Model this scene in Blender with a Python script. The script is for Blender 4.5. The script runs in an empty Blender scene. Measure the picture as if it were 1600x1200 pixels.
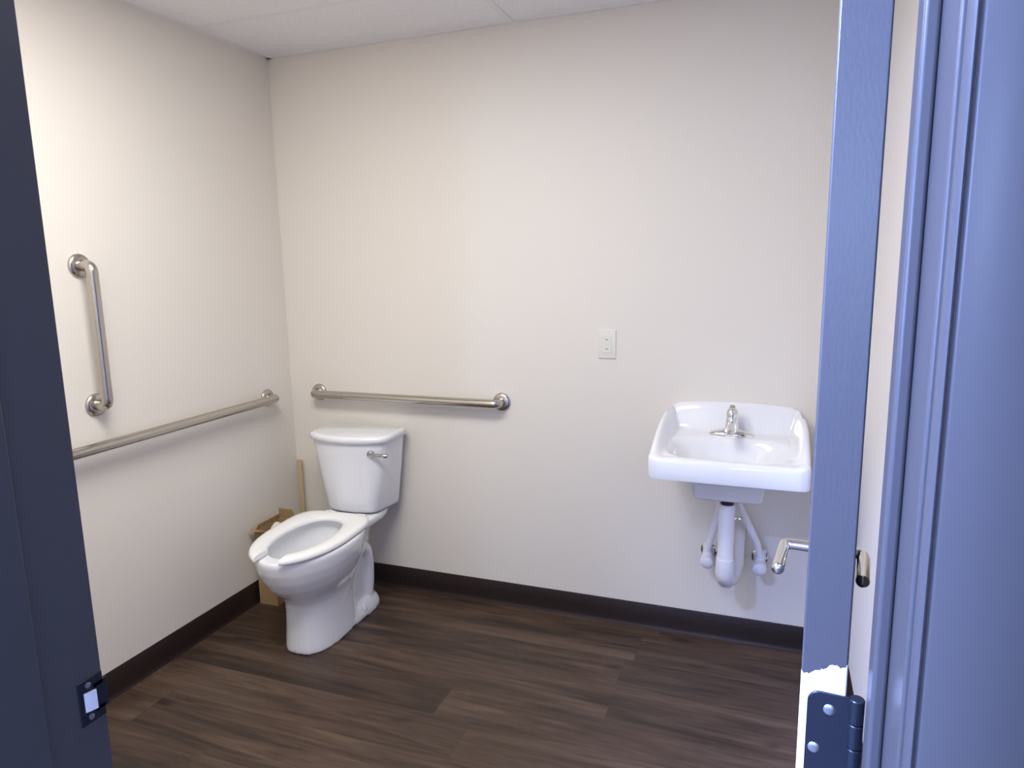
import bpy, bmesh, math, random
from mathutils import Vector, Matrix, Euler
random.seed(4)
S = bpy.context.scene
COL = S.collection
PI = math.pi

# ------------------------------------------------------------------ materials
def mat(name, col=(.8, .8, .8), rough=.5, metal=0.0, spec=.5, coat=0.0):
    m = bpy.data.materials.new(name); m.use_nodes = True
    b = m.node_tree.nodes['Principled BSDF']
    b.inputs['Base Color'].default_value = (*col, 1)
    b.inputs['Roughness'].default_value = rough
    b.inputs['Metallic'].default_value = metal
    b.inputs['Specular IOR Level'].default_value = spec
    b.inputs['Coat Weight'].default_value = coat
    b.inputs['Coat Roughness'].default_value = .06
    return m

class NT:
    def __init__(s, m): s.t = m.node_tree; s.b = s.t.nodes['Principled BSDF']
    def n(s, kind, **kw):
        x = s.t.nodes.new(kind)
        for k, v in kw.items():
            if k.startswith('in_'):
                x.inputs[k[3:].replace('_', ' ')].default_value = v
            else: setattr(x, k, v)
        return x
    def l(s, a, b): s.t.links.new(a, b)
    def math(s, op, a, b=None):
        x = s.t.nodes.new('ShaderNodeMath'); x.operation = op
        for i, v in enumerate((a, b)):
            if v is None: continue
            if hasattr(v, 'is_output'): s.l(v, x.inputs[i])
            else: x.inputs[i].default_value = v
        return x.outputs[0]
    def ramp(s, fac, stops):
        r = s.t.nodes.new('ShaderNodeValToRGB')
        e = r.color_ramp.elements
        while len(e) < len(stops): e.new(.5)
        for el, (p, c) in zip(e, stops): el.position = p; el.color = (*c, 1)
        s.l(fac, r.inputs[0]); return r.outputs[0]
    def bump(s, h, strength, dist):
        b = s.t.nodes.new('ShaderNodeBump'); b.inputs['Strength'].default_value = strength
        b.inputs['Distance'].default_value = dist
        s.l(h, b.inputs['Height']); s.l(b.outputs[0], s.b.inputs['Normal']); return b

def with_bump(m, scale, strength, dist, detail=3):
    t = NT(m); c = t.n('ShaderNodeTexCoord'); n = t.n('ShaderNodeTexNoise')
    n.inputs['Scale'].default_value = scale; n.inputs['Detail'].default_value = detail
    t.l(c.outputs['Object'], n.inputs['Vector']); t.bump(n.outputs[0], strength, dist); return m

M = {}
M['wall'] = with_bump(mat('beige_wall_paint', (.77, .726, .66), .62, spec=.3), 260, .12, .001)
M['wall_hall'] = with_bump(mat('hall_wall_paint', (.66, .65, .64), .7, spec=.3), 260, .12, .001)
M['base'] = mat('dark_brown_vinyl_base', (.019, .0098, .0085), .45)
M['paint'] = with_bump(mat('charcoal_enamel', (.070, .069, .074), .32, spec=.38), 220, .10, .0006)
M['porcelain'] = mat('white_porcelain', (.84, .85, .885), .09, spec=.5, coat=.3)
M['seat'] = mat('white_seat_plastic', (.90, .90, .885), .22)
M['chrome'] = mat('polished_chrome', (.80, .79, .78), .09, 1)
M['steel'] = mat('satin_stainless_steel', (.52, .485, .445), .25, 1)
M['lever'] = mat('dark_chrome_lever', (.46, .46, .50), .14, 1)  # chrome in a darker tone for the flush lever
M['plate'] = mat('ivory_plastic', (.76, .735, .655), .35)
M['slot'] = mat('worn_slot', (.30, .285, .25), .5)
M['dark'] = mat('dark_slot', (.03, .028, .03), .5)
M['pvc'] = mat('white_vinyl_pipe_cover', (.80, .79, .81), .42)
M['black'] = mat('black_rubber', (.012, .013, .02), .4)
M['card'] = with_bump(mat('brown_cardboard', (.42, .27, .14), .8, spec=.2), 60, .2, .002)
M['card_in'] = mat('cardboard_inside', (.45, .32, .16), .85, spec=.2)
M['wood'] = mat('pale_raw_wood', (.55, .42, .27), .7)
M['paper'] = mat('white_paper', (.8, .8, .8), .8)
M['hinge'] = with_bump(mat('blackened_steel_hinge', (.035, .043, .06), .3, .7), 25, .3, .002)
M['zinc'] = mat('glint_zinc', (.92, .92, .93), .5, .6)  # pale satin metal standing in for a reflection on chrome
M['screw'] = mat('zinc_screw', (.55, .62, .66), .25, 1)
M['hallfloor'] = mat('hall_carpet_grey', (.16, .15, .15), .9)
M['diff'] = mat('white_light_diffuser', (.9, .9, .9), .5)
M['grid'] = mat('white_grid_metal', (.83, .815, .83), .5)

# ceiling tile
m = mat('fissured_ceiling_tile', (.74, .72, .745), .85, spec=.2); t = NT(m)
c = t.n('ShaderNodeTexCoord'); n1 = t.n('ShaderNodeTexNoise', in_Scale=80.0, in_Detail=6.0, in_Roughness=.7)
t.l(c.outputs['Object'], n1.inputs['Vector'])
t.l(t.ramp(n1.outputs[0], [(.3, (.82, .805, .82)), (.5, (.88, .865, .88)), (1, (.90, .885, .90))]), t.b.inputs['Base Color'])
t.bump(n1.outputs[0], .25, .003); M['tile'] = m

# vinyl plank floor, boards along x
m = mat('dark_wood_vinyl_plank', (.06, .04, .03), .42, spec=.4); t = NT(m)
c = t.n('ShaderNodeTexCoord'); sp = t.n('ShaderNodeSeparateXYZ'); t.l(c.outputs['Object'], sp.inputs[0])
PW, PL = .178, 1.22
row = t.math('FLOOR', t.math('DIVIDE', t.math('ADD', sp.outputs[1], 10.06), PW))
wn = t.n('ShaderNodeTexWhiteNoise', noise_dimensions='1D'); t.l(row, wn.inputs['W'])
xs = t.math('ADD', sp.outputs[0], t.math('MULTIPLY', wn.outputs['Value'], 3.7))
pl = t.math('FLOOR', t.math('DIVIDE', t.math('ADD', xs, 20.0), PL))
pid = t.math('ADD', t.math('MULTIPLY', row, 7.13), t.math('MULTIPLY', pl, 3.31))
wn2 = t.n('ShaderNodeTexWhiteNoise', noise_dimensions='1D'); t.l(pid, wn2.inputs['W'])
cv = t.n('ShaderNodeCombineXYZ')
t.l(t.math('MULTIPLY', sp.outputs[0], 1.0), cv.inputs[0]); t.l(t.math('MULTIPLY', sp.outputs[1], 9.0), cv.inputs[1]); t.l(t.math('MULTIPLY', wn2.outputs['Value'], 40.0), cv.inputs[2])
g1 = t.n('ShaderNodeTexNoise', in_Scale=1.5, in_Detail=7.0, in_Roughness=.62, in_Distortion=.6); t.l(cv.outputs[0], g1.inputs['Vector'])
cv2 = t.n('ShaderNodeCombineXYZ')
t.l(t.math('MULTIPLY', sp.outputs[0], 3.0), cv2.inputs[0]); t.l(t.math('MULTIPLY', sp.outputs[1], 60.0), cv2.inputs[1]); t.l(t.math('MULTIPLY', wn2.outputs['Value'], 60.0), cv2.inputs[2])
g2 = t.n('ShaderNodeTexNoise', in_Scale=1.6, in_Detail=5.0, in_Roughness=.6); t.l(cv2.outputs[0], g2.inputs['Vector'])
# knots
cv3 = t.n('ShaderNodeCombineXYZ'); t.l(t.math('MULTIPLY', sp.outputs[0], 1.6), cv3.inputs[0]); t.l(t.math('MULTIPLY', sp.outputs[1], 4.2), cv3.inputs[1]); t.l(t.math('MULTIPLY', wn2.outputs['Value'], 9.0), cv3.inputs[2])
g3 = t.n('ShaderNodeTexNoise', in_Scale=2.2, in_Detail=2.0); t.l(cv3.outputs[0], g3.inputs['Vector'])
v = t.math('ADD', t.math('MULTIPLY', g1.outputs[0], .62), t.math('MULTIPLY', g2.outputs[0], .26))
v = t.math('ADD', v, t.math('ADD', .04, t.math('MULTIPLY', wn2.outputs['Value'], .036)))
colr = t.ramp(v, [(.32, (.020, .0122, .0092)), (.43, (.043, .0265, .0185)), (.52, (.076, .0475, .0325)), (.60, (.112, .072, .049)), (.72, (.165, .112, .077))])
knot = t.ramp(g3.outputs[0], [(.66, (1, 1, 1)), (.74, (.40, .37, .37))])
mx = t.n('ShaderNodeMix', data_type='RGBA', blend_type='MULTIPLY'); mx.inputs[0].default_value = 1
t.l(colr, mx.inputs[6]); t.l(knot, mx.inputs[7])
# thin seams between boards
fy = t.math('FRACT', t.math('DIVIDE', t.math('ADD', sp.outputs[1], 10.06), PW))
fx = t.math('FRACT', t.math('DIVIDE', t.math('ADD', xs, 20.0), PL))
seam = t.math('MAXIMUM', t.math('LESS_THAN', fy, .014), t.math('LESS_THAN', fx, .0022))
mx2 = t.n('ShaderNodeMix', data_type='RGBA', blend_type='MIX'); t.l(t.math('MULTIPLY', seam, .22), mx2.inputs[0])
t.l(mx.outputs[2], mx2.inputs[6]); mx2.inputs[7].default_value = (.016, .011, .009, 1)
t.l(mx2.outputs[2], t.b.inputs['Base Color'])
t.bump(t.math('SUBTRACT', g2.outputs[0], seam), .12, .002)
M['floor'] = m

# door leaf paint: charcoal enamel, bare white ground left around the hinge on the edge
m = mat('charcoal_enamel_with_bare_hinge_patch', (.070, .069, .074), .34, spec=.5); t = NT(m)
c = t.n('ShaderNodeTexCoord'); sp = t.n('ShaderNodeSeparateXYZ'); t.l(c.outputs['Object'], sp.inputs[0])
n = t.n('ShaderNodeTexNoise', in_Scale=70.0, in_Detail=4.0); t.l(c.outputs['Object'], n.inputs['Vector'])
ztop = t.math('ADD', 1.103, t.math('MULTIPLY', n.outputs[0], .03))
zt = t.math('ADD', ztop, t.math('MULTIPLY', sp.outputs[0], .38))
msk = t.math('MULTIPLY', t.math('LESS_THAN', sp.outputs[2], zt), t.math('GREATER_THAN', sp.outputs[2], .965))
msk = t.math('MULTIPLY', msk, t.math('LESS_THAN', sp.outputs[1], .0025))
mx = t.n('ShaderNodeMix', data_type='RGBA'); t.l(msk, mx.inputs[0])
mx.inputs[6].default_value = (.070, .069, .074, 1); mx.inputs[7].default_value = (.86, .86, .86, 1)
t.l(mx.outputs[2], t.b.inputs['Base Color'])
nb = t.n('ShaderNodeTexNoise', in_Scale=1.0, in_Detail=3.0)
cb = t.n('ShaderNodeCombineXYZ'); t.l(t.math('MULTIPLY', sp.outputs[0], 420.0), cb.inputs[0]); t.l(t.math('MULTIPLY', sp.outputs[2], 130.0), cb.inputs[2]); t.l(cb.outputs[0], nb.inputs['Vector'])
t.bump(nb.outputs[0], .3, .0006)
M['leaf'] = m

# ------------------------------------------------------------------ mesh helpers
def link(name, bm, m, parent=None, smooth=35, bevel=0, seg=3):
    me = bpy.data.meshes.new(name)
    bmesh.ops.recalc_face_normals(bm, faces=bm.faces[:])
    bm.to_mesh(me); bm.free()
    o = bpy.data.objects.new(name, me); COL.objects.link(o)
    me.materials.append(M[m] if isinstance(m, str) else m)
    if smooth:
        for p in me.polygons: p.use_smooth = True
        me.set_sharp_from_angle(angle=math.radians(smooth))
    if bevel:
        md = o.modifiers.new('bevel', 'BEVEL'); md.width = bevel; md.segments = seg; md.limit_method = 'ANGLE'; md.angle_limit = math.radians(40)
        md.harden_normals = False
    if parent: o.parent = parent
    return o

def box(bm, a, b, mtx=None):
    x0, y0, z0 = a; x1, y1, z1 = b
    vs = [bm.verts.new((x, y, z)) for x in (x0, x1) for y in (y0, y1) for z in (z0, z1)]
    for f in ((0, 1, 3, 2), (4, 6, 7, 5), (0, 4, 5, 1), (2, 3, 7, 6), (0, 2, 6, 4), (1, 5, 7, 3)):
        bm.faces.new([vs[i] for i in f])
    if mtx is not None: bmesh.ops.transform(bm, matrix=mtx, verts=vs)
    return vs

def loft(bm, rings, cap0=True, cap1=True, closed=True):
    R = [[bm.verts.new(p) for p in r] for r in rings]
    n = len(R[0])
    for a, b in zip(R, R[1:]):
        for i in range(n if closed else n - 1):
            j = (i + 1) % n
            bm.faces.new((a[i], a[j], b[j], b[i]))
    if cap0: bm.faces.new(R[0][::-1])
    if cap1: bm.faces.new(R[-1])
    return R

def frame_at(d):
    d = d.normalized(); up = Vector((0, 0, 1)) if abs(d.z) < .9 else Vector((0, 1, 0))
    a = d.cross(up).normalized(); return a, a.cross(d).normalized()

def tube(bm, pts, rad, n=20, caps=True):
    pts = [Vector(p) for p in pts]
    rads = rad if isinstance(rad, (list, tuple)) else [rad] * len(pts)
    rings = []; a = b = None
    for i, p in enumerate(pts):
        d = ((pts[min(i + 1, len(pts) - 1)] - pts[i]).normalized() + (pts[i] - pts[max(i - 1, 0)]).normalized()) if 0 < i < len(pts) - 1 else (pts[min(i + 1, len(pts) - 1)] - pts[max(i - 1, 0)])
        if a is None: a, b = frame_at(d)
        else:
            dn = d.normalized(); a = (a - dn * a.dot(dn)).normalized(); b = a.cross(dn).normalized()
        rings.append([p + (a * math.cos(2 * PI * k / n) + b * math.sin(2 * PI * k / n)) * rads[i] for k in range(n)])
    loft(bm, rings, caps, caps)

def fillet(pts, r, n=8):
    pts = [Vector(p) for p in pts]; out = [pts[0]]
    for i in range(1, len(pts) - 1):
        p0, p, p1 = pts[i - 1], pts[i], pts[i + 1]
        u = (p0 - p).normalized(); v = (p1 - p).normalized()
        ang = u.angle(v); L = min(r / math.tan(ang / 2), (p0 - p).length * .49, (p1 - p).length * .49)
        A = p + u * L; B = p + v * L
        for k in range(n + 1):
            s = k / n
            out.append(A * (1 - s) ** 2 + p * 2 * s * (1 - s) + B * s * s)
    out.append(pts[-1]); return out

def lathe(bm, origin, axis, prof, n=32):
    """prof: list of (distance along axis, radius)"""
    o = Vector(origin); d = Vector(axis).normalized(); a, b = frame_at(d)
    rings = [[o + d * h + (a * math.cos(2 * PI * k / n) + b * math.sin(2 * PI * k / n)) * max(r, 1e-4) for k in range(n)] for h, r in prof]
    loft(bm, rings)

def poly_extrude(bm, pts2, z0, z1):
    loft(bm, [[(x, y, z0) for x, y in pts2], [(x, y, z1) for x, y in pts2]])

def empty(name, loc, label=None, cat=None, group=None, kind=None, rot=0):
    o = bpy.data.objects.new(name, None); COL.objects.link(o); o.location = loc; o.rotation_euler = (0, 0, rot)
    o.empty_display_size = .1
    tag(o, label, cat, group, kind); return o

def tag(o, label=None, cat=None, group=None, kind=None):
    if label: o['label'] = label
    if cat: o['category'] = cat
    if group: o['group'] = group
    if kind: o['kind'] = kind
    return o

def struct(name, bm, m, **kw):
    o = link(name, bm, m, **kw); o['kind'] = 'structure'; return o

# ------------------------------------------------------------------ room shell
RX, RY, HC = 2.405, -2.05, 2.379          # right wall, front wall (room side), ceiling
YL = -2.215                                # hall side of the thicker wall left of the door
YO = -2.161                               # hall side of the front wall
JL, JR = 1.287, 2.199                     # door jamb faces
DH = 2.04
def slab(name, a, b, m):
    bm = bmesh.new(); box(bm, a, b); return struct(name, bm, m, smooth=0)
slab('floor', (-.12, -2.10, -.06), (RX + .12, .12, 0), 'floor')
slab('wall_back', (-.12, 0, 0), (RX + .12, .12, HC + .1), 'wall')
slab('wall_left', (-.12, YO, 0), (0, 0, HC + .1), 'wall')
slab('wall_right', (RX, YO, 0), (RX + .12, 0, HC + .1), 'wall')
bm = bmesh.new()
box(bm, (0, YL, 0), (JL - .02, RY, HC + .1)); box(bm, (JR + .02, YO, 0), (RX, RY, HC + .1)); box(bm, (JL - .02, YO, DH + .02), (JR + .02, RY, HC + .1))
struct('wall_front', bm, 'wall', smooth=0)
slab('ceiling', (0, RY, HC), (RX, 0, HC + .05), 'tile')
# suspended-ceiling tees and wall angle
bm = bmesh.new()
gy = [-.43, -1.04, -1.65]
box(bm, (1.128, RY, HC - .0022), (1.152, 0, HC + .002))
box(bm, (0, RY, HC - .003), (.020, 0, HC + .002)); box(bm, (0, -.020, HC - .003), (RX, 0, HC + .002)); box(bm, (RX - .02, RY, HC - .003), (RX, 0, HC + .002))
for y in gy: box(bm, (.02, y - .012, HC - .0018), (RX - .02, y + .012, HC + .002))
struct('trim_2', bm, 'grid', smooth=0)
# cove base
def base(name, p, q, nrm):
    p = Vector(p); q = Vector(q); nv = Vector(nrm)
    prof = [(0, 0), (.009, 0), (.0085, .002), (.006, .006), (.0045, .016), (.004, .04), (.0038, .098), (.002, .102), (0, .102)]
    bm = bmesh.new(); loft(bm, [[e + nv * d + Vector((0, 0, z)) for d, z in prof] for e in (p, q)])
    struct(name, bm, 'base', smooth=50)
base('baseboard_back', (0, 0, 0), (RX, 0, 0), (0, -1, 0))
base('baseboard_left', (0, RY, 0), (0, 0, 0), (1, 0, 0))
base('baseboard_right', (RX, RY, 0), (RX, 0, 0), (-1, 0, 0))

# hall outside the door
slab('floor_hall', (-1.6, -5.6, -.06), (4.0, -2.10, -.0005), 'hallfloor')
slab('ceiling_hall', (-1.6, -5.6, 2.6), (4.0, YO, 2.68), 'tile')
slab('wall_hall_left', (-1.7, -5.6, 0), (-1.6, YO, 2.6), 'wall_hall')
slab('wall_hall_right', (4.0, -5.6, 0), (4.1, YO, 2.6), 'wall_hall')
WX0, WX1, WZ0, WZ1 = -.70, -.12, 1.30, 2.30
VX0, VX1, VZ0, VZ1 = 1.76, 2.16, 1.40, 2.15  # second opening, added behind the camera for a highlight on the leaf edge
bm = bmesh.new()
box(bm, (-1.7, -5.7, 0), (WX0, -5.6, 2.6)); box(bm, (WX1, -5.7, 0), (VX0, -5.6, 2.6)); box(bm, (VX1, -5.7, 0), (4.1, -5.6, 2.6))
for x0, x1, z0, z1 in ((WX0, WX1, WZ0, WZ1), (VX0, VX1, VZ0, VZ1)):
    box(bm, (x0, -5.7, 0), (x1, -5.6, z0)); box(bm, (x0, -5.7, z1), (x1, -5.6, 2.6))
struct('wall_hall_back', bm, 'wall_hall', smooth=0)
for k, (x0, x1, z0, z1) in enumerate(((WX0, WX1, WZ0, WZ1), (VX0, VX1, VZ0, VZ1))):
    bm = bmesh.new()
    box(bm, (x0, -5.69, z0), (x0 + .04, -5.62, z1)); box(bm, (x1 - .04, -5.69, z0), (x1, -5.62, z1))
    box(bm, (x0 + .04, -5.69, z0), (x1 - .04, -5.62, z0 + .04)); box(bm, (x0 + .04, -5.69, z1 - .04), (x1 - .04, -5.62, z1))
    struct('window_%d' % (k + 1), bm, 'grid', smooth=0)  # the second frame surrounds the opening added for the leaf highlight
slab('wall_hall_front', (-1.6, YO - .001, 0), (-.12, YO + .08, 2.6), 'wall_hall')
slab('wall_hall_side', (RX + .12, YO - .001, 0), (4.0, YO + .08, 2.6), 'wall_hall')
slab('wall_hall_top', (-.12, YO - .001, HC + .1), (RX + .12, YO + .08, 2.6), 'wall_hall')

# ------------------------------------------------------------------ door frame
fr = empty('trim_1', (JL, RY, 0), kind='structure')
def fpart(name, bm, m='paint', bevel=.0015, seg=3, **kw):
    bmesh.ops.translate(bm, verts=bm.verts[:], vec=(-JL, -RY, 0))
    return link(name, bm, m, fr, bevel=bevel, seg=seg, **kw)
ST0, ST1, SD = RY - .036, RY - .060, .0105      # stop depth range and projection
bm = bmesh.new(); box(bm, (JL - .02, YL, 0), (JL, RY, DH)); fpart('jamb', bm)
bm = bmesh.new(); box(bm, (JR, YO, 0), (JR + .02, RY, DH)); fpart('jamb', bm, bevel=.002)
bm = bmesh.new(); box(bm, (JL - .02, YO, DH), (JR + .02, RY, DH + .02)); fpart('head_jamb', bm)
bm = bmesh.new(); box(bm, (JL, YL, 0), (JL + .004, RY - .080, DH)); fpart('door_stop', bm)
bm = bmesh.new(); box(bm, (JR - SD, ST1, 0), (JR, ST0, DH)); fpart('door_stop', bm, bevel=.003)
bm = bmesh.new(); box(bm, (JL + .004, ST1, DH - SD), (JR - SD, ST0, DH)); fpart('door_stop', bm)
# moulded casings, hall side; profile (offset from jamb edge, projection)
CP = [(0, 0), (0, .008), (.0012, .0102), (.003, .0112), (.0044, .0102), (.0050, .0088), (.0064, .0088), (.0072, .0104), (.0085, .0110), (.070, .0110), (.0735, .009), (.075, .007), (.075, 0)]
bm = bmesh.new(); poly_extrude(bm, [(JR + .003 + a, YO - b) for a, b in CP], 0, DH + .08); fpart('casing', bm, bevel=0)
bm = bmesh.new(); poly_extrude(bm, [(JL - .005 - a, YL - b) for a, b in CP], 0, DH + .08); fpart('casing', bm, bevel=0)
bm = bmesh.new(); box(bm, (JL - .005, YO - .011, DH + .005), (JR + .003, YO, DH + .08)); fpart('casing', bm)
# strike plate on the left jamb (T plate with a lip wrapping the room-side edge)
ZS = .917
bm = bmesh.new()
x = JL
y0, y1 = RY - .036, RY + .004; h = .031; wy = .010; 
box(bm, (x, y0, ZS + .014), (x + .0016, RY - .001, ZS + h)); box(bm, (x, y0, ZS - h), (x + .0016, RY - .001, ZS - .014))
box(bm, (x, y0, ZS - .014), (x + .0016, y0 + .007, ZS + .014)); box(bm, (x, y0 + .021, ZS - .020), (x + .0016, y1, ZS + .020))
sp_ = fpart('strike_plate', bm, 'hinge', bevel=.0005)
bm = bmesh.new()    # bent tongue added in the latch hole to catch the light
loft(bm, [[(x + .0006, y0 + .007, z), (x + .0035, y0 + .0125, z), (x + .0062, y0 + .0215, z), (x + .0045, y0 + .0215, z), (x + .002, y0 + .0125, z), (x + .0002, y0 + .008, z)] for z in (ZS - .0135, ZS + .0135)])
bmesh.ops.translate(bm, verts=bm.verts[:], vec=(-JL, -RY, 0))
o = link('strike_tongue', bm, 'zinc', sp_, smooth=60); o['label'] = 'metal tongue added to catch light'
for z in (ZS + .0225, ZS - .0225):
    bm = bmesh.new(); lathe(bm, (x + .0014 - JL, y0 + .014 - RY, z), (1, 0, 0), [(0, .0042), (.0008, .004), (.0012, .001)], 16)
    link('screw', bm, 'screw', sp_)

# ------------------------------------------------------------------ door leaf, swung about 94 degrees into the room
TH, DW = .0362, .905
ANG = math.radians(4.4)
door = empty('door_1', (2.1430, RY + .004, 0), kind='structure', rot=-ANG)     # local +y runs along the leaf, local x through its thickness
bm = bmesh.new(); box(bm, (0, 0, .008), (TH, DW, DH - .008)); link('door_leaf', bm, 'leaf', door, bevel=.0016, seg=2)
# hinges
for zc in (1.046, .22, 1.83):
    h2 = .0575
    pts = []
    for (cx, cz, a0) in ((.0062 + .010, zc + h2 - .010, 90), (.0062 + .010, zc - h2 + .010, 180)):
        for k in range(7):
            a = math.radians(a0 + k * 15); pts.append((cx + .010 * math.cos(a), cz + .010 * math.sin(a)))
    pts += [(TH + .0035, zc - h2), (TH + .0035, zc + h2)]
    bm = bmesh.new(); loft(bm, [[(px, yy, pz) for px, pz in pts] for yy in (-.0022, .0006)])
    hg = link('hinge', bm, 'hinge', door, bevel=.0006, seg=2)
    bm = bmesh.new()
    for k in range(5):
        z0 = zc - h2 + k * .023
        lathe(bm, (TH + .0085, .0005, z0 + .0004), (0, 0, 1), [(0, .0056), (.0008, .0062), (.0214, .0062), (.0222, .0056)], 24)
    link('hinge_knuckle', bm, 'hinge', hg)
    for sx, sz in ((.024, .043), (.0135, 0.004), (.0205, -.038)):
        bm = bmesh.new(); lathe(bm, (sx, -.0018, zc + sz), (0, -1, 0), [(0, .0052), (.0008, .0050), (.0016, .0036), (.0018, .0012)], 20)
        o = link('screw', bm, 'screw', hg)
# lever handles both sides
ZH, YH = .902, DW - .066
for sgn, x0 in ((-1, 0.0), (1, TH)):
    ex = x0 + sgn * (.057 if sgn < 0 else .051); off2 = -.004
    bm = bmesh.new()
    path = fillet([(x0 + sgn * .004, YH, ZH), (ex, YH, ZH), (ex, YH - .022, ZH - .003), (ex + off2, YH - .112, ZH - .008)], .016, 6)
    tube(bm, path, [.0105] * (len(path) - 3) + [.0115, .012, .0118], 24)
    lathe(bm, (ex + off2, YH - .111, ZH - .008), (0, -1, 0), [(0, .0118), (.003, .0112), (.006, .0085), (.0075, .004), (.008, .001)], 24)
    lh = link('lever_handle', bm, 'chrome', door)
    bm = bmesh.new(); lathe(bm, (x0, YH, ZH), (sgn, 0, 0), [(0, .0325), (.005, .0325), (.008, .029), (.0095, .018), (.011, .0125)], 36)
    link('rose', bm, 'chrome', lh)
bm = bmesh.new(); box(bm, (TH / 2 - .0125, DW - .0002, ZH - .028), (TH / 2 + .0125, DW + .0012, ZH + .028)); box(bm, (TH / 2 - .006, DW, ZH - .008), (TH / 2 + .006, DW + .010, ZH + .008))
link('latch', bm, 'chrome', door)

# ------------------------------------------------------------------ grab bars
def grab_bar(name, base_pt, A, B, nrm, label):
    """A, B flange centres on the wall, nrm the wall normal"""
    A, B, nv = Vector(A), Vector(B), Vector(nrm); R = .0185; off = .056
    e = empty(name, base_pt, label, 'grab bar', 'stainless steel grab bars')
    o0 = Vector(base_pt)
    bm = bmesh.new(); pts = fillet([A + nv * .004 - o0, A + nv * off - o0, B + nv * off - o0, B + nv * .004 - o0], .034, 10)
    tube(bm, pts, R, 28); link('bar', bm, 'steel', e, smooth=50)
    for P in (A, B):
        bm = bmesh.new(); lathe(bm, P - o0, nrm, [(0, .0385), (.003, .039), (.007, .0375), (.0105, .033), (.0125, .025), (.0135, .0188)], 40)
        link('flange', bm, 'steel', e, smooth=50)
GZ = .908
grab_bar('grab_bar', (.157, 0, GZ), (.157, 0, GZ), (1.065, 0, GZ), (0, -1, 0), 'horizontal stainless steel grab bar on the back wall above the toilet tank')
grab_bar('grab_bar', (0, -.175, GZ - .003), (0, -.175, GZ - .003), (0, -1.242, GZ - .003), (1, 0, 0), 'long horizontal stainless steel grab bar along the left wall')
grab_bar('grab_bar', (0, -1.01, 1.036), (0, -1.01, 1.036), (0, -1.01, 1.495), (1, 0, 0), 'short vertical stainless steel grab bar on the left wall')

# ------------------------------------------------------------------ wall outlet
oc = Vector((1.5115, 0, 1.161))
ol = empty('wall_outlet', oc, 'ivory wall outlet plate on the back wall between grab bar and sink', 'outlet')
bm = bmesh.new(); pw, ph = .035, .057
loft(bm, [[(sx * (pw - i), -d, sz * (ph - i)) for sx, sz in ((-1, -1), (1, -1), (1, 1), (-1, 1))] for d, i in ((0, 0), (.0025, 0), (.0052, .0022), (.0058, .005))])
link('cover_plate', bm, 'plate', ol)
bm = bmesh.new(); box(bm, (-.0165, -.0078, -.0335), (.0165, -.004, .0335)); dev = link('receptacle', bm, 'plate', ol, bevel=.0008)
for zz in (.0185, -.0185):
    bm = bmesh.new(); box(bm, (-.0062, -.0081, zz - .0018), (.0052, -.0070, zz + .0018)); link('socket_slot', bm, 'slot', dev, smooth=0)
bm = bmesh.new(); box(bm, (-.006, -.0086, -.0032), (.006, -.0070, .0032))
link('test_button', bm, 'plate', dev, bevel=.0003)
for zz in (.0484, -.0484):
    bm = bmesh.new(); lathe(bm, (0, -.0052, zz), (0, -1, 0), [(0, .0032), (.0012, .003), (.0016, .001)], 16); link('screw', bm, 'plate', ol)

# ------------------------------------------------------------------ toilet
TC = Vector((.4545, 0, 0))
toi = empty('toilet', (.432, -.16, 0), 'white two-piece toilet with open-front seat in the corner', 'toilet', rot=math.radians(1.2))
def T(x, t, z): return (x, .16 - t, z)       # local: x sideways, t distance from the wall
def egg(tf, tb, w, tw, nf=2.0, nb=2.4, n=72, wf=2.0):
    pts = []
    for k in range(n):
        a = 2 * PI * k / n; c, s = math.cos(a), math.sin(a)
        if c >= 0: tt = tw + (tf - tw) * abs(c) ** (2 / nf); xx = w * (1 if s >= 0 else -1) * abs(s) ** (2 / nf)
        else: tt = tw - (tw - tb) * abs(c) ** (2 / nb); xx = w * (1 if s >= 0 else -1) * abs(s) ** (2 / nb)
        pts.append((xx, tt))
    return pts
def egg_loft(bm, secs, **kw):
    loft(bm, [[T(x, t_, z) for x, t_ in egg(tf, tb, w, tw, nf, nb)] for z, tf, tb, w, tw, nf, nb in secs], **kw)

def bake(o, extra=()):
    dg = bpy.context.evaluated_depsgraph_get(); dg.update()
    me = bpy.data.meshes.new_from_object(o.evaluated_get(dg))
    old = o.data; o.modifiers.clear(); o.data = me; bpy.data.meshes.remove(old)
    for e in extra: bpy.data.objects.remove(e, do_unlink=True)
    return o

bm = bmesh.new()
# front pedestal growing into the bowl
egg_loft(bm, [(0, .640, .30, .103, .47, 2.6, 3), (.02, .640, .30, .102, .47, 2.6, 3), (.10, .634, .30, .097, .47, 2.6, 3), (.16, .632, .30, .096, .47, 2.5, 3),
              (.20, .636, .30, .099, .47, 2.4, 3), (.23, .655, .30, .110, .475, 2.3, 2.8), (.26, .690, .29, .128, .48, 2.2, 2.6), (.29, .718, .28, .145, .49, 2.1, 2.5),
              (.33, .742, .27, .161, .495, 2.05, 2.4), (.37, .757, .26, .172, .50, 2.0, 2.4), (.405, .763, .25, .176, .50, 2.0, 2.4), (.418, .762, .25, .175, .50, 2.0, 2.4), (.424, .757, .25, .171, .50, 2.0, 2.4)])
# rear column
egg_loft(bm, [(0, .46, .14, .074, .28, 3, 3), (.06, .45, .15, .068, .28, 3, 3), (.20, .45, .155, .066, .28, 3, 3), (.33, .47, .14, .072, .28, 3, 3), (.40, .48, .10, .095, .28, 3, 3)])
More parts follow.
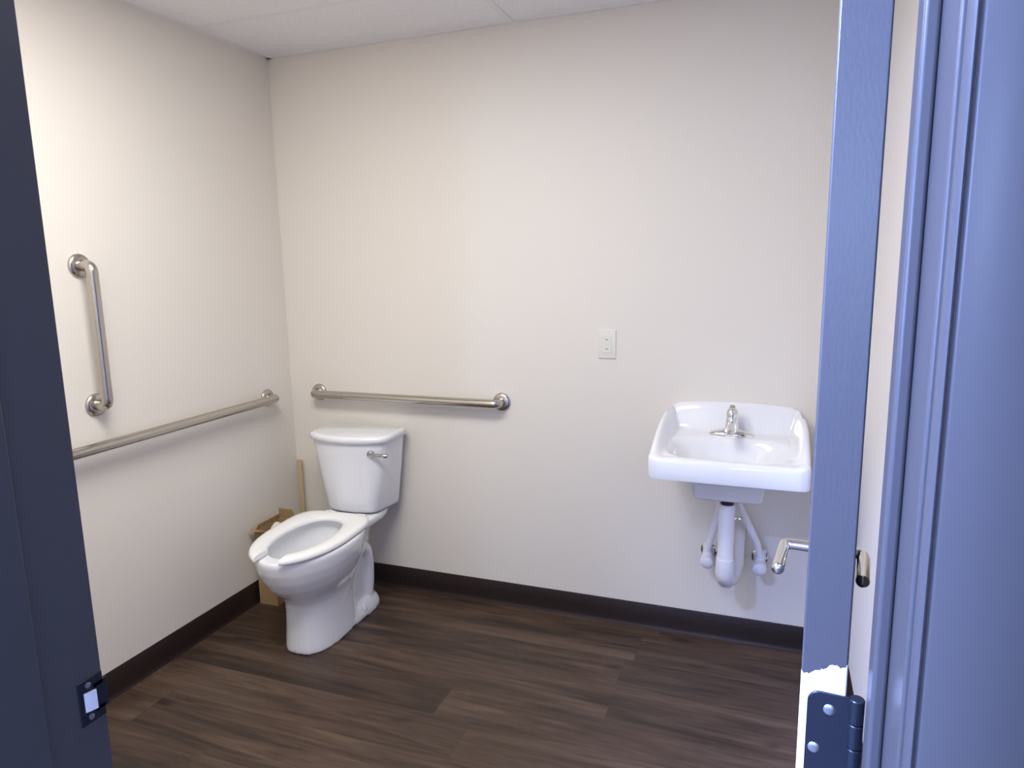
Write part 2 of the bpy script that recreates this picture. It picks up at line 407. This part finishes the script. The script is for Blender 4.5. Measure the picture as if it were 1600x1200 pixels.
# deck under the tank
egg_loft(bm, [(.372, .36, .075, .085, .20, 4, 4), (.385, .37, .06, .112, .20, 4, 4), (.400, .38, .055, .122, .20, 4, 4), (.418, .38, .055, .124, .20, 4, 4), (.424, .37, .06, .120, .20, 4, 4)])
# foot flange
egg_loft(bm, [(0, .60, .135, .106, .24, 2.2, 3), (.022, .60, .135, .105, .24, 2.2, 3), (.045, .58, .145, .096, .24, 2.2, 3), (.062, .55, .16, .085, .25, 2.2, 3)])
# trapway bulge on both sides
for s in (-1, 1):
    P = [(s * .055, .56, .10), (s * .058, .50, .115), (s * .058, .43, .16), (s * .056, .36, .235), (s * .054, .31, .285), (s * .052, .255, .30), (s * .051, .22, .265), (s * .050, .205, .20), (s * .050, .21, .12), (s * .048, .225, .05)]
    tube(bm, [T(*p) for p in P], [.030, .037, .041, .042, .042, .041, .041, .040, .040, .040], 20)
bowl = link('bowl', bm, 'porcelain', smooth=0)
md = bowl.modifiers.new('r', 'REMESH'); md.mode = 'VOXEL'; md.voxel_size = .0048
md = bowl.modifiers.new('s', 'SMOOTH'); md.factor = .5; md.iterations = 12
bm = bmesh.new()
egg_loft(bm, [(.44, .712, .315, .128, .50, 2.0, 2.3), (.418, .712, .315, .128, .50, 2.0, 2.3), (.405, .720, .308, .134, .50, 2.0, 2.3), (.375, .722, .308, .135, .50, 2, 2.3), (.34, .70, .32, .125, .49, 2, 2.2), (.30, .655, .335, .104, .475, 2, 2.2), (.265, .58, .35, .077, .45, 2, 2.2), (.235, .51, .36, .052, .43, 2, 2), (.215, .47, .375, .03, .42, 2, 2)])
cut = link('cut', bm, 'porcelain', smooth=0)
md = bowl.modifiers.new('b', 'BOOLEAN'); md.operation = 'DIFFERENCE'; md.solver = 'EXACT'; md.object = cut
bake(bowl, [cut])
for p in bowl.data.polygons: p.use_smooth = True
bowl.data.set_sharp_from_angle(angle=math.radians(50)); bowl.parent = toi
# water in the bowl
bm = bmesh.new(); loft(bm, [[T(x, t_, z) for x, t_ in egg(.565, .353, .0735, .447, 2, 2.2)] for z in (.259, .260)])
M['water'] = mat('still_water', (.75, .79, .80), .02, spec=.6); o = link('water', bm, 'water', toi, smooth=0)
# bolt caps
for s in (-1, 1):
    bm = bmesh.new(); lathe(bm, T(s * .090, .30, .030), (0, 0, 1), [(0, .016), (.018, .015), (.026, .010), (.029, .002)], 20); link('bolt_cap', bm, 'porcelain', toi)
# open-front seat
bm = bmesh.new()
n = 120; gap = .052
outer = []; inner = []
for k in range(n + 1):
    a = math.radians(-180 + 360 * k / n)
# build as a ring cut at the front: sample angle from just past the front gap all the way round
def seat_pt(a, tf, tb, w, tw, nf, nb):
    c, s = math.cos(a), math.sin(a)
    e = nf if c >= 0 else nb; q = (tf - tw) if c >= 0 else (tw - tb)
    return (w * math.copysign(abs(s) ** (2 / e), s), tw + math.copysign(q * abs(c) ** (2 / e), c))
def start_angle(f):                           # angle at which |x| = gap
    a = .001
    while abs(f(a)[0]) < gap: a += .001
    return a
fo = lambda a: seat_pt(a, .785, .266, .176, .50, 2.05, 4.6)
fi = lambda a: seat_pt(a, .715, .335, .104, .52, 2.0, 2.3)
ao, ai = start_angle(fo), start_angle(fi)
rings = []
for k in range(n + 1):
    s = k / n
    po = fo(ao + (2 * PI - 2 * ao) * s); pi_ = fi(ai + (2 * PI - 2 * ai) * s)
    d = Vector((po[0] - pi_[0], po[1] - pi_[1])); L = d.length; d.normalize()
    def at(f, z): return T(pi_[0] + d.x * L * f, pi_[1] + d.y * L * f, z)
    e = .006 / L
    rings.append([at(0, .429), at(0, .438), at(e * .5, .4435), at(e * 1.6, .447), at(.35, .4505), at(.65, .4515), at(1 - e * 1.8, .449), at(1 - e * .5, .4445), at(1, .438), at(1, .431), at(1 - e * .6, .4275), at(e, .427)])
loft(bm, rings)
bmesh.ops.translate(bm, verts=bm.verts[:], vec=(-.008, 0, 0))
bmesh.ops.rotate(bm, verts=bm.verts[:], cent=T(0, .5, .43), matrix=Matrix.Rotation(math.radians(1.6), 3, 'Z'))
seat = link('seat', bm, 'seat', toi, smooth=50, bevel=.003)
for s in (-1, 1):
    bm = bmesh.new(); lathe(bm, T(s * .075 - .022, .254, .434), (1, 0, 0), [(0, .006), (.002, .008), (.042, .008), (.044, .006)], 24)
    box(bm, T(s * .075 - .020, .254 + .03, .4235), T(s * .075 + .020, .254 - .012, .431)); link('seat_hinge', bm, 'seat', toi, smooth=40)
for s in (-1, 1):
    for tt, w in ((.66, .112), (.37, .122)):
        bm = bmesh.new(); box(bm, T(s * w - .008, tt - .012, .4225), T(s * w + .008, tt + .012, .431)); link('seat_bumper', bm, 'seat', toi, bevel=.002)
# tank: plan with bowed front, angled sides
def tank_plan(wb, wf, tb, tc, bow, rc=.03):
    raw = [(-wb, tb), (-wb * .985, tb + (tc - tb) * .35), (-wf, tc)]
    k = 14
    P = [(-wb + .012, tb)]
    side = [(-wb, tb + .012), (-(wb * .5 + wf * .5) - .004, tb + (tc - tb) * .5)]
    P += side
    cx0 = -wf
    # rounded front corner then bowed front
    P += [(-wf - .010, tc - .030), (-wf - .002, tc - .013), (-wf + .012, tc - .001)]
    for i in range(1, k):
        u = -1 + 2 * i / k; P.append((u * (wf - .012), tc + bow * (1 - u * u)))
    P += [(-x, y) for x, y in P[:6]][::-1]
    return P
bm = bmesh.new()
loft(bm, [[T(x, t_, z) for x, t_ in tank_plan(wb, wf, tb, tc, bow)] for z, wb, wf, tb, tc, bow in (
    (.432, .140, .108, .055, .205, .018), (.437, .147, .114, .048, .213, .020), (.450, .151, .119, .045, .217, .022), (.60, .170, .145, .042, .219, .032), (.748, .186, .170, .040, .220, .042))])
tank = link('tank', bm, 'porcelain', toi, smooth=40, bevel=.003)
bm = bmesh.new()
loft(bm, [[T(x, t_, z) for x, t_ in tank_plan(wb, wf, tb, tc, bow)] for z, wb, wf, tb, tc, bow in (
    (.746, .188, .173, .037, .224, .043), (.750, .194, .180, .032, .229, .045), (.766, .195, .181, .031, .230, .045), (.773, .191, .177, .035, .226, .044), (.7765, .182, .168, .044, .216, .042))])
link('tank_lid', bm, 'porcelain', toi, smooth=60, bevel=.0)
bm = bmesh.new()
lx, lt, lz = .124, .2325, .703
lathe(bm, T(lx, lt - .010, lz), (0.12, -1, 0), [(0, .015), (.012, .0155), (.017, .014), (.021, .008), (.022, .001)], 24)
pts = [T(lx, lt + .006, lz), T(lx + .02, lt + .010, lz - .001), T(lx + .05, lt + .010, lz - .002), T(lx + .078, lt + .006, lz - .002), T(lx + .084, lt + .005, lz - .002)]
tube(bm, pts, [.0085, .0075, .0075, .0082, .005], 16)
link('flush_lever', bm, 'lever', toi)
# tank bolts / gasket between tank and deck
bm = bmesh.new(); lathe(bm, T(0, .135, .421), (0, 0, 1), [(0, .05), (.013, .05)], 28); link('tank_gasket', bm, 'black', toi)

# ------------------------------------------------------------------ sink
SX0, SX1, SDp = 1.745, 2.242, .447
sk = empty('sink', ((SX0 + SX1) / 2, 0, .76), 'white wall-hung porcelain sink with raised back', 'sink')
SW = (SX1 - SX0) / 2
def ss(a, b, x):
    x = min(1, max(0, (x - a) / (b - a))); return x * x * (3 - 2 * x)
def plan_hw(v):                    # half width of the plan at distance v from the wall (rounded front corners, narrower at the wall)
    base_w = SW - .016 * (1 - min(1, v / .22)) ** 2
    r = .028
    if v > SDp - r: return base_w - r + math.sqrt(max(0, r * r - (v - SDp + r) ** 2))
    return base_w
def top_z(x, v):
    u = abs(x) / SW
    deck = .8535 - .042 * max(0, v - .06)
    rim = .938 - .098 * min(1, v / .44) ** 1.7             # side edge, falling towards the front
    back = .957 - .016 * u * u - .034 * max(0, (u - .76) / .24) ** 2
    hw = plan_hw(v)
    es = hw - abs(x)
    side = rim + (deck - rim) * ss(.013, .052, es)
    bk = back + (deck - back) * ss(.014, .072, v)
    k = .010; h = max(0, min(1, .5 + .5 * (side - bk) / k)); z = bk * (1 - h) + side * h + k * h * (1 - h)
    if v < .10: z = min(z, back + .002)
    z += .003 * ss(.40, .425, v)                              # front lip
    dx = abs(x) / .208; dv = (v - .278) / .138
    q = (dx ** 3 + abs(dv) ** 3) ** (1 / 3)
    if q < 1.03: z = z + (.752 - z) * ss(0, 1, (1.03 - q) / .42)
    return z
NX, NV = 110, 100
bm = bmesh.new()
vv = [SDp * (1 - (1 - j / NV) ** 1.0) for j in range(NV + 1)]
# finer sampling close to the front corners
vv = [min(SDp, v_) for v_ in vv]
rows = []
for j, v_ in enumerate(vv):
    hw = max(plan_hw(v_), SW - .030)
    row_ = []
    for i in range(NX + 1):
        u = -1 + 2 * i / NX; x = hw * math.copysign(1 - (1 - abs(u)) ** 1.15, u)
        # round over the outer edge
        e = min(hw - abs(x), SDp - v_); rr = .013
        drop = rr - math.sqrt(max(0, rr * rr - max(0, rr - e) ** 2)) if e < rr else 0
        row_.append(bm.verts.new((x, -v_, top_z(x, v_) - .76 - drop)))
    rows.append(row_)
for a, b in zip(rows, rows[1:]):
    for i in range(NX): bm.faces.new((a[i], a[i + 1], b[i + 1], b[i]))
# outer skirt: boundary ring pulled down and in
edge = [r[0] for r in rows] + rows[-1][1:-1] + [r[-1] for r in rows][::-1] + rows[0][1:-1][::-1]
def skirt(prev, f):
    new = [bm.verts.new(f(v.co)) for v in base_ring]
    for i in range(len(prev)):
        j = (i + 1) % len(prev); bm.faces.new((prev[i], prev[j], new[j], new[i]))
    return new
class P3:                       # frozen coordinates
    def __init__(s, co): s.co = co.copy()
base_ring = [P3(v.co) for v in edge]
def zb(co): return .772 - .76 - .012 * (1 - min(1, -co.y / .3))
r1 = skirt(edge, lambda co: (co.x, co.y, zb(co) + .006))
r2 = skirt(r1, lambda co: (co.x * .992, min(0, co.y * .995), zb(co)))
r3 = skirt(r2, lambda co: (co.x * .93, min(0, co.y * .955), zb(co) - .001))
def under(sx, sy, cy, z): return lambda co: (co.x * sx, cy + (co.y - cy) * sy if co.y < 0 else min(0, cy + (co.y - cy) * sy), z)
r4 = skirt(r3, under(.66, .66, -.25, .7585 - .76)); r5 = skirt(r4, under(.56, .58, -.24, .751 - .76)); r6 = skirt(r5, under(.475, .47, -.235, .730 - .76)); r6 = skirt(r6, under(.45, .43, -.235, .684 - .76)); r7 = skirt(r6, under(.40, .38, -.235, .674 - .76))
bm.faces.new(r7)
link('basin', bm, 'porcelain', sk, smooth=55)
# drain ring + overflow
bm = bmesh.new(); lathe(bm, (0, -.272, .7505 - .76), (0, 0, 1), [(0, .030), (.003, .030), (.004, .026), (.0015, .020), (.001, .002)], 28); link('drain', bm, 'chrome', sk)
# faucet: centerset, single lever
fc = empty('faucet', (1.9905, -.105, .8535), 'chrome single-lever faucet standing on the sink ledge', 'faucet')
bm = bmesh.new()
def sup(a, b, z, n=40, e=2.6): return [(a * math.copysign(abs(math.cos(2 * PI * k / n)) ** (2 / e), math.cos(2 * PI * k / n)), b * math.copysign(abs(math.sin(2 * PI * k / n)) ** (2 / e), math.sin(2 * PI * k / n)), z) for k in range(n)]
loft(bm, [sup(.076, .026, -.001), sup(.077, .027, .006), sup(.074, .025, .011), sup(.060, .021, .016), sup(.036, .019, .020), sup(.028, .018, .026)])
link('base_plate', bm, 'chrome', fc, smooth=60)
bm = bmesh.new(); lathe(bm, (0, 0, .012), (0, 0, 1), [(0, .027), (.012, .0245), (.03, .0225), (.05, .021), (.056, .019)], 32)
pts = [(0, -.008, .040), (0, -.04, .048), (0, -.075, .046), (0, -.105, .034), (0, -.112, .024)]
tube(bm, fillet(pts, .02, 5), .0125, 20)
link('spout', bm, 'chrome', fc, smooth=50)
bm = bmesh.new(); lathe(bm, (0, 0, .068), (0, .05, 1), [(0, .0205), (.010, .0215), (.024, .019), (.031, .012), (.034, .002)], 28)
loft(bm, [[(sx * w, yy + sy * .0045, zz) for sx, sy in ((-1, -1), (-.4, -1.3), (.4, -1.3), (1, -1), (1, 1), (.4, 1.3), (-.4, 1.3), (-1, 1))] for yy, zz, w in ((-.002, .088, .011), (.006, .099, .010), (.010, .106, .0095), (.012, .109, .007))])
link('lever', bm, 'chrome', fc, smooth=50)

# plumbing under the sink, wrapped in white covers
DX, DY = 1.9905, -.225
pb = empty('drain_pipe', (DX, 0, .30), 'white insulated drain pipe and trap under the sink', 'pipe')
def L(p): return (p[0] - DX, p[1], p[2] - .30)
bm = bmesh.new(); lathe(bm, L((DX, DY, .634)), (0, 0, 1), [(0, .0225), (.020, .0225), (.026, .0245), (.046, .0245)], 28)
link('slip_nut', bm, 'black', pb)['label'] = 'black slip nut'
bm = bmesh.new(); tube(bm, [L((DX, DY, .636)), L((DX, DY, .628)), L((DX, DY, .425)), L((DX, DY, .410))], [.025, .0275, .0285, .030], 28); link('tailpiece_cover', bm, 'pvc', pb)
bm = bmesh.new()
tx = DX + .030
path = [L(p) for p in ((DX, DY, .435), (DX, DY, .385), (DX + .004, DY + .020, .352), (DX + .012, DY + .05, .342), (DX + .022, DY + .08, .355), (DX + .028, DY + .098, .385), (DX + .030, DY + .100, .42), (DX + .031, DY + .104, .452), (DX + .032, DY + .125, .474), (DX + .033, DY + .16, .478), (DX + .034, -.004, .478))]
tube(bm, path, [.031, .033, .034, .034, .034, .033, .031, .030, .029, .028, .028], 28)
link('trap_cover', bm, 'pvc', pb, smooth=60)
bm = bmesh.new(); lathe(bm, L((DX + .006, DY + .022, .318)), (0, 0, 1), [(0, .0175), (.003, .0195), (.03, .020)], 24); link('cleanout_cap', bm, 'pvc', pb)
bm = bmesh.new(); lathe(bm, L((DX + .034, -.0005, .476)), (0, -1, 0), [(0, .036), (.004, .035), (.007, .029)], 28); link('wall_flange', bm, 'chrome', pb)
for sx, vx, tops, lab in ((-1, DX - .072, DX - .022, 'white wrapped supply line left of the drain pipe'), (1, DX + .115, DX + .030, 'white wrapped supply line right of the drain pipe')):
    zv = .365
    sl = empty('supply_line', (vx, 0, zv), lab, 'pipe', 'supply lines under the sink')
    def Q(p): return (p[0] - vx, p[1], p[2] - zv)
    bm = bmesh.new(); tube(bm, fillet([Q((tops, -.13, .668)), Q((tops + sx * .004, -.128, .61)), Q((vx - sx * .012, -.085, .45)), Q((vx, -.075, .395))], .05, 6), [.0125] * 16, 18); link('hose_cover', bm, 'pvc', sl)
    bm = bmesh.new(); lathe(bm, Q((vx, -.012, zv)), (0, -1, -.12), [(0, .020), (.03, .021), (.055, .0235), (.085, .026), (.094, .0235), (.099, .016), (.101, .003)], 28); link('valve_cover', bm, 'pvc', sl)
    bm = bmesh.new(); tube(bm, [Q((vx, -.062, zv + .012)), Q((vx, -.068, zv + .05))], [.020, .0145], 18); link('valve_collar', bm, 'pvc', sl)
    bm = bmesh.new(); lathe(bm, Q((vx, -.0005, zv)), (0, -1, 0), [(0, .030), (.003, .030), (.006, .024), (.014, .019)], 24); link('wall_flange', bm, 'chrome', sl)
    bm = bmesh.new(); box(bm, Q((vx - sx * .026 - .0015, -.075, zv + .012)), Q((vx - sx * .026 + .0015, -.060, zv + .034))); link('strap', bm, 'dark', sl, smooth=0)
    bm = bmesh.new(); box(bm, Q((vx + sx * .022, -.056, zv + .022)), Q((vx + sx * .025, -.044, zv + .034))); link('strap', bm, 'dark', sl, smooth=0)

# ------------------------------------------------------------------ carton and wood strip in the corner
cb = empty('cardboard_box', (.018, -.345, 0), 'open brown cardboard box on the floor behind the toilet', 'box')
W_, D_, H_ = .098, .165, .345
bm = bmesh.new(); th = .004
box(bm, (0, 0, .001), (W_, th, H_)); box(bm, (0, D_ - th, .001), (W_, D_, H_)); box(bm, (0, th, .001), (th, D_ - th, H_)); box(bm, (W_ - th, th, .001), (W_, D_ - th, H_)); box(bm, (th, th, .001), (W_ - th, D_ - th, .005))
link('carton', bm, 'card', cb, smooth=0, bevel=.0008)
def flap(a, b, up, m='card_in', trim=.012):
    a, b, up = Vector(a), Vector(b), Vector(up); e = (b - a).normalized(); nn = e.cross(up).normalized() * .002
    q = [a, b, b - e * trim + up, a + e * trim + up]
    bm = bmesh.new(); loft(bm, [[p - nn for p in q], [p + nn for p in q]]); link('flap', bm, m, cb, smooth=0)
flap((0, 0, H_), (W_ * .6, 0, H_), (-.004, -.035, .012), trim=.006)
flap((W_ + .002, th, H_), (W_ + .002, D_, H_), (.010, .0, -.05))
flap((0.002, D_, H_), (W_, D_, H_), (0, -.012, .052))
flap((.003, D_, H_), (.003, th, H_), (.006, .0, .022))
# crumpled white paper sticking out of the carton
bm = bmesh.new(); bmesh.ops.create_icosphere(bm, subdivisions=4, radius=1)
for v in bm.verts:
    p = v.co.normalized(); w_ = 1 + .10 * math.sin(9 * p.x + 3) * math.cos(11 * p.y) + random.uniform(-.05, .06)
    e = 1 - .12 * max(0, p.z) ** 1.5
    v.co = Vector((p.x * .034 * w_ * e, p.y * .046 * w_ * e, .006 + math.copysign(abs(p.z) ** .45, p.z) * .176 + .176))
zmin = min(v.co.z for v in bm.verts)
for v in bm.verts: v.co.z += .0062 - zmin
o = link('paper_wad', bm, 'paper', smooth=0); o.location = (.072, -.262, 0)
tag(o, 'crumpled white paper in the open cardboard box', 'paper')
bm = bmesh.new(); loft(bm, [[(x + dx, y, z) for x, y in ((0, 0), (.026, 0), (.026, .010), (0, .010))] for z, dx in ((0, 0), (.577, 0))])
o = link('wood_strip', bm, 'wood', smooth=0, bevel=.0008); o.location = (.020, -.030, .001)
tag(o, 'thin pale wood strip standing upright in the room corner', 'wood strip')

# ------------------------------------------------------------------ lights
def area(name, loc, rot, sx, sy, power, col):
    l = bpy.data.lights.new(name, 'AREA'); l.shape = 'RECTANGLE'; l.size = sx; l.size_y = sy; l.energy = power; l.color = col
    o = bpy.data.objects.new(name, l); COL.objects.link(o); o.location = loc; o.rotation_euler = rot; return o
area('ceiling_lamp', (1.06, -1.50, HC - .012), (0, 0, 0), 1.0, .52, 24.8, (1, .985, .955))
area('window_daylight', ((WX0 + WX1) / 2, -5.58, (WZ0 + WZ1) / 2), (PI / 2, 0, 0), WX1 - WX0 - .1, WZ1 - WZ0 - .1, 150, (.36, .48, 1))
area('hall_lamp', (1.02, -2.80, 2.58), (0, 0, 0), .45, .45, 235, (.365, .485, 1))
area('leaf_highlight_lamp', ((VX0 + VX1) / 2, -5.58, (VZ0 + VZ1) / 2), (PI / 2, 0, 0), VX1 - VX0 - .08, VZ1 - VZ0 - .08, 16, (.45, .62, 1))  # added lamp in the second opening, puts a highlight on the door leaf edge
w = bpy.data.worlds.new('sky'); S.world = w; w.use_nodes = True
w.node_tree.nodes['Background'].inputs[0].default_value = (.4, .55, 1, 1); w.node_tree.nodes['Background'].inputs[1].default_value = 1.0

# ------------------------------------------------------------------ camera
cam = bpy.data.cameras.new('camera'); co = bpy.data.objects.new('camera', cam); COL.objects.link(co)
CX, CY, CZ, pit, yaw, roll, fpx = 2.105, -2.6483, 1.4707, .1698, -.3591, -.0182, 1080.4755
f = Vector((math.sin(yaw) * math.cos(pit), math.cos(yaw) * math.cos(pit), -math.sin(pit)))
r = Vector((math.cos(yaw), -math.sin(yaw), 0)); u = r.cross(f)
c_, s_ = math.cos(roll), math.sin(roll); r, u = c_ * r + s_ * u, -s_ * r + c_ * u
m3 = Matrix((r, u, -f)).transposed(); co.matrix_world = Matrix.Translation((CX, CY, CZ)) @ m3.to_4x4()
cam.sensor_fit = 'HORIZONTAL'; cam.sensor_width = 36; cam.lens = fpx / 1600 * 36; cam.clip_start = .02
S.camera = co
S.view_settings.view_transform = 'Standard'; S.view_settings.look = 'None'; S.view_settings.gamma = 1; S.view_settings.exposure = .42
S.view_settings.use_curve_mapping = False
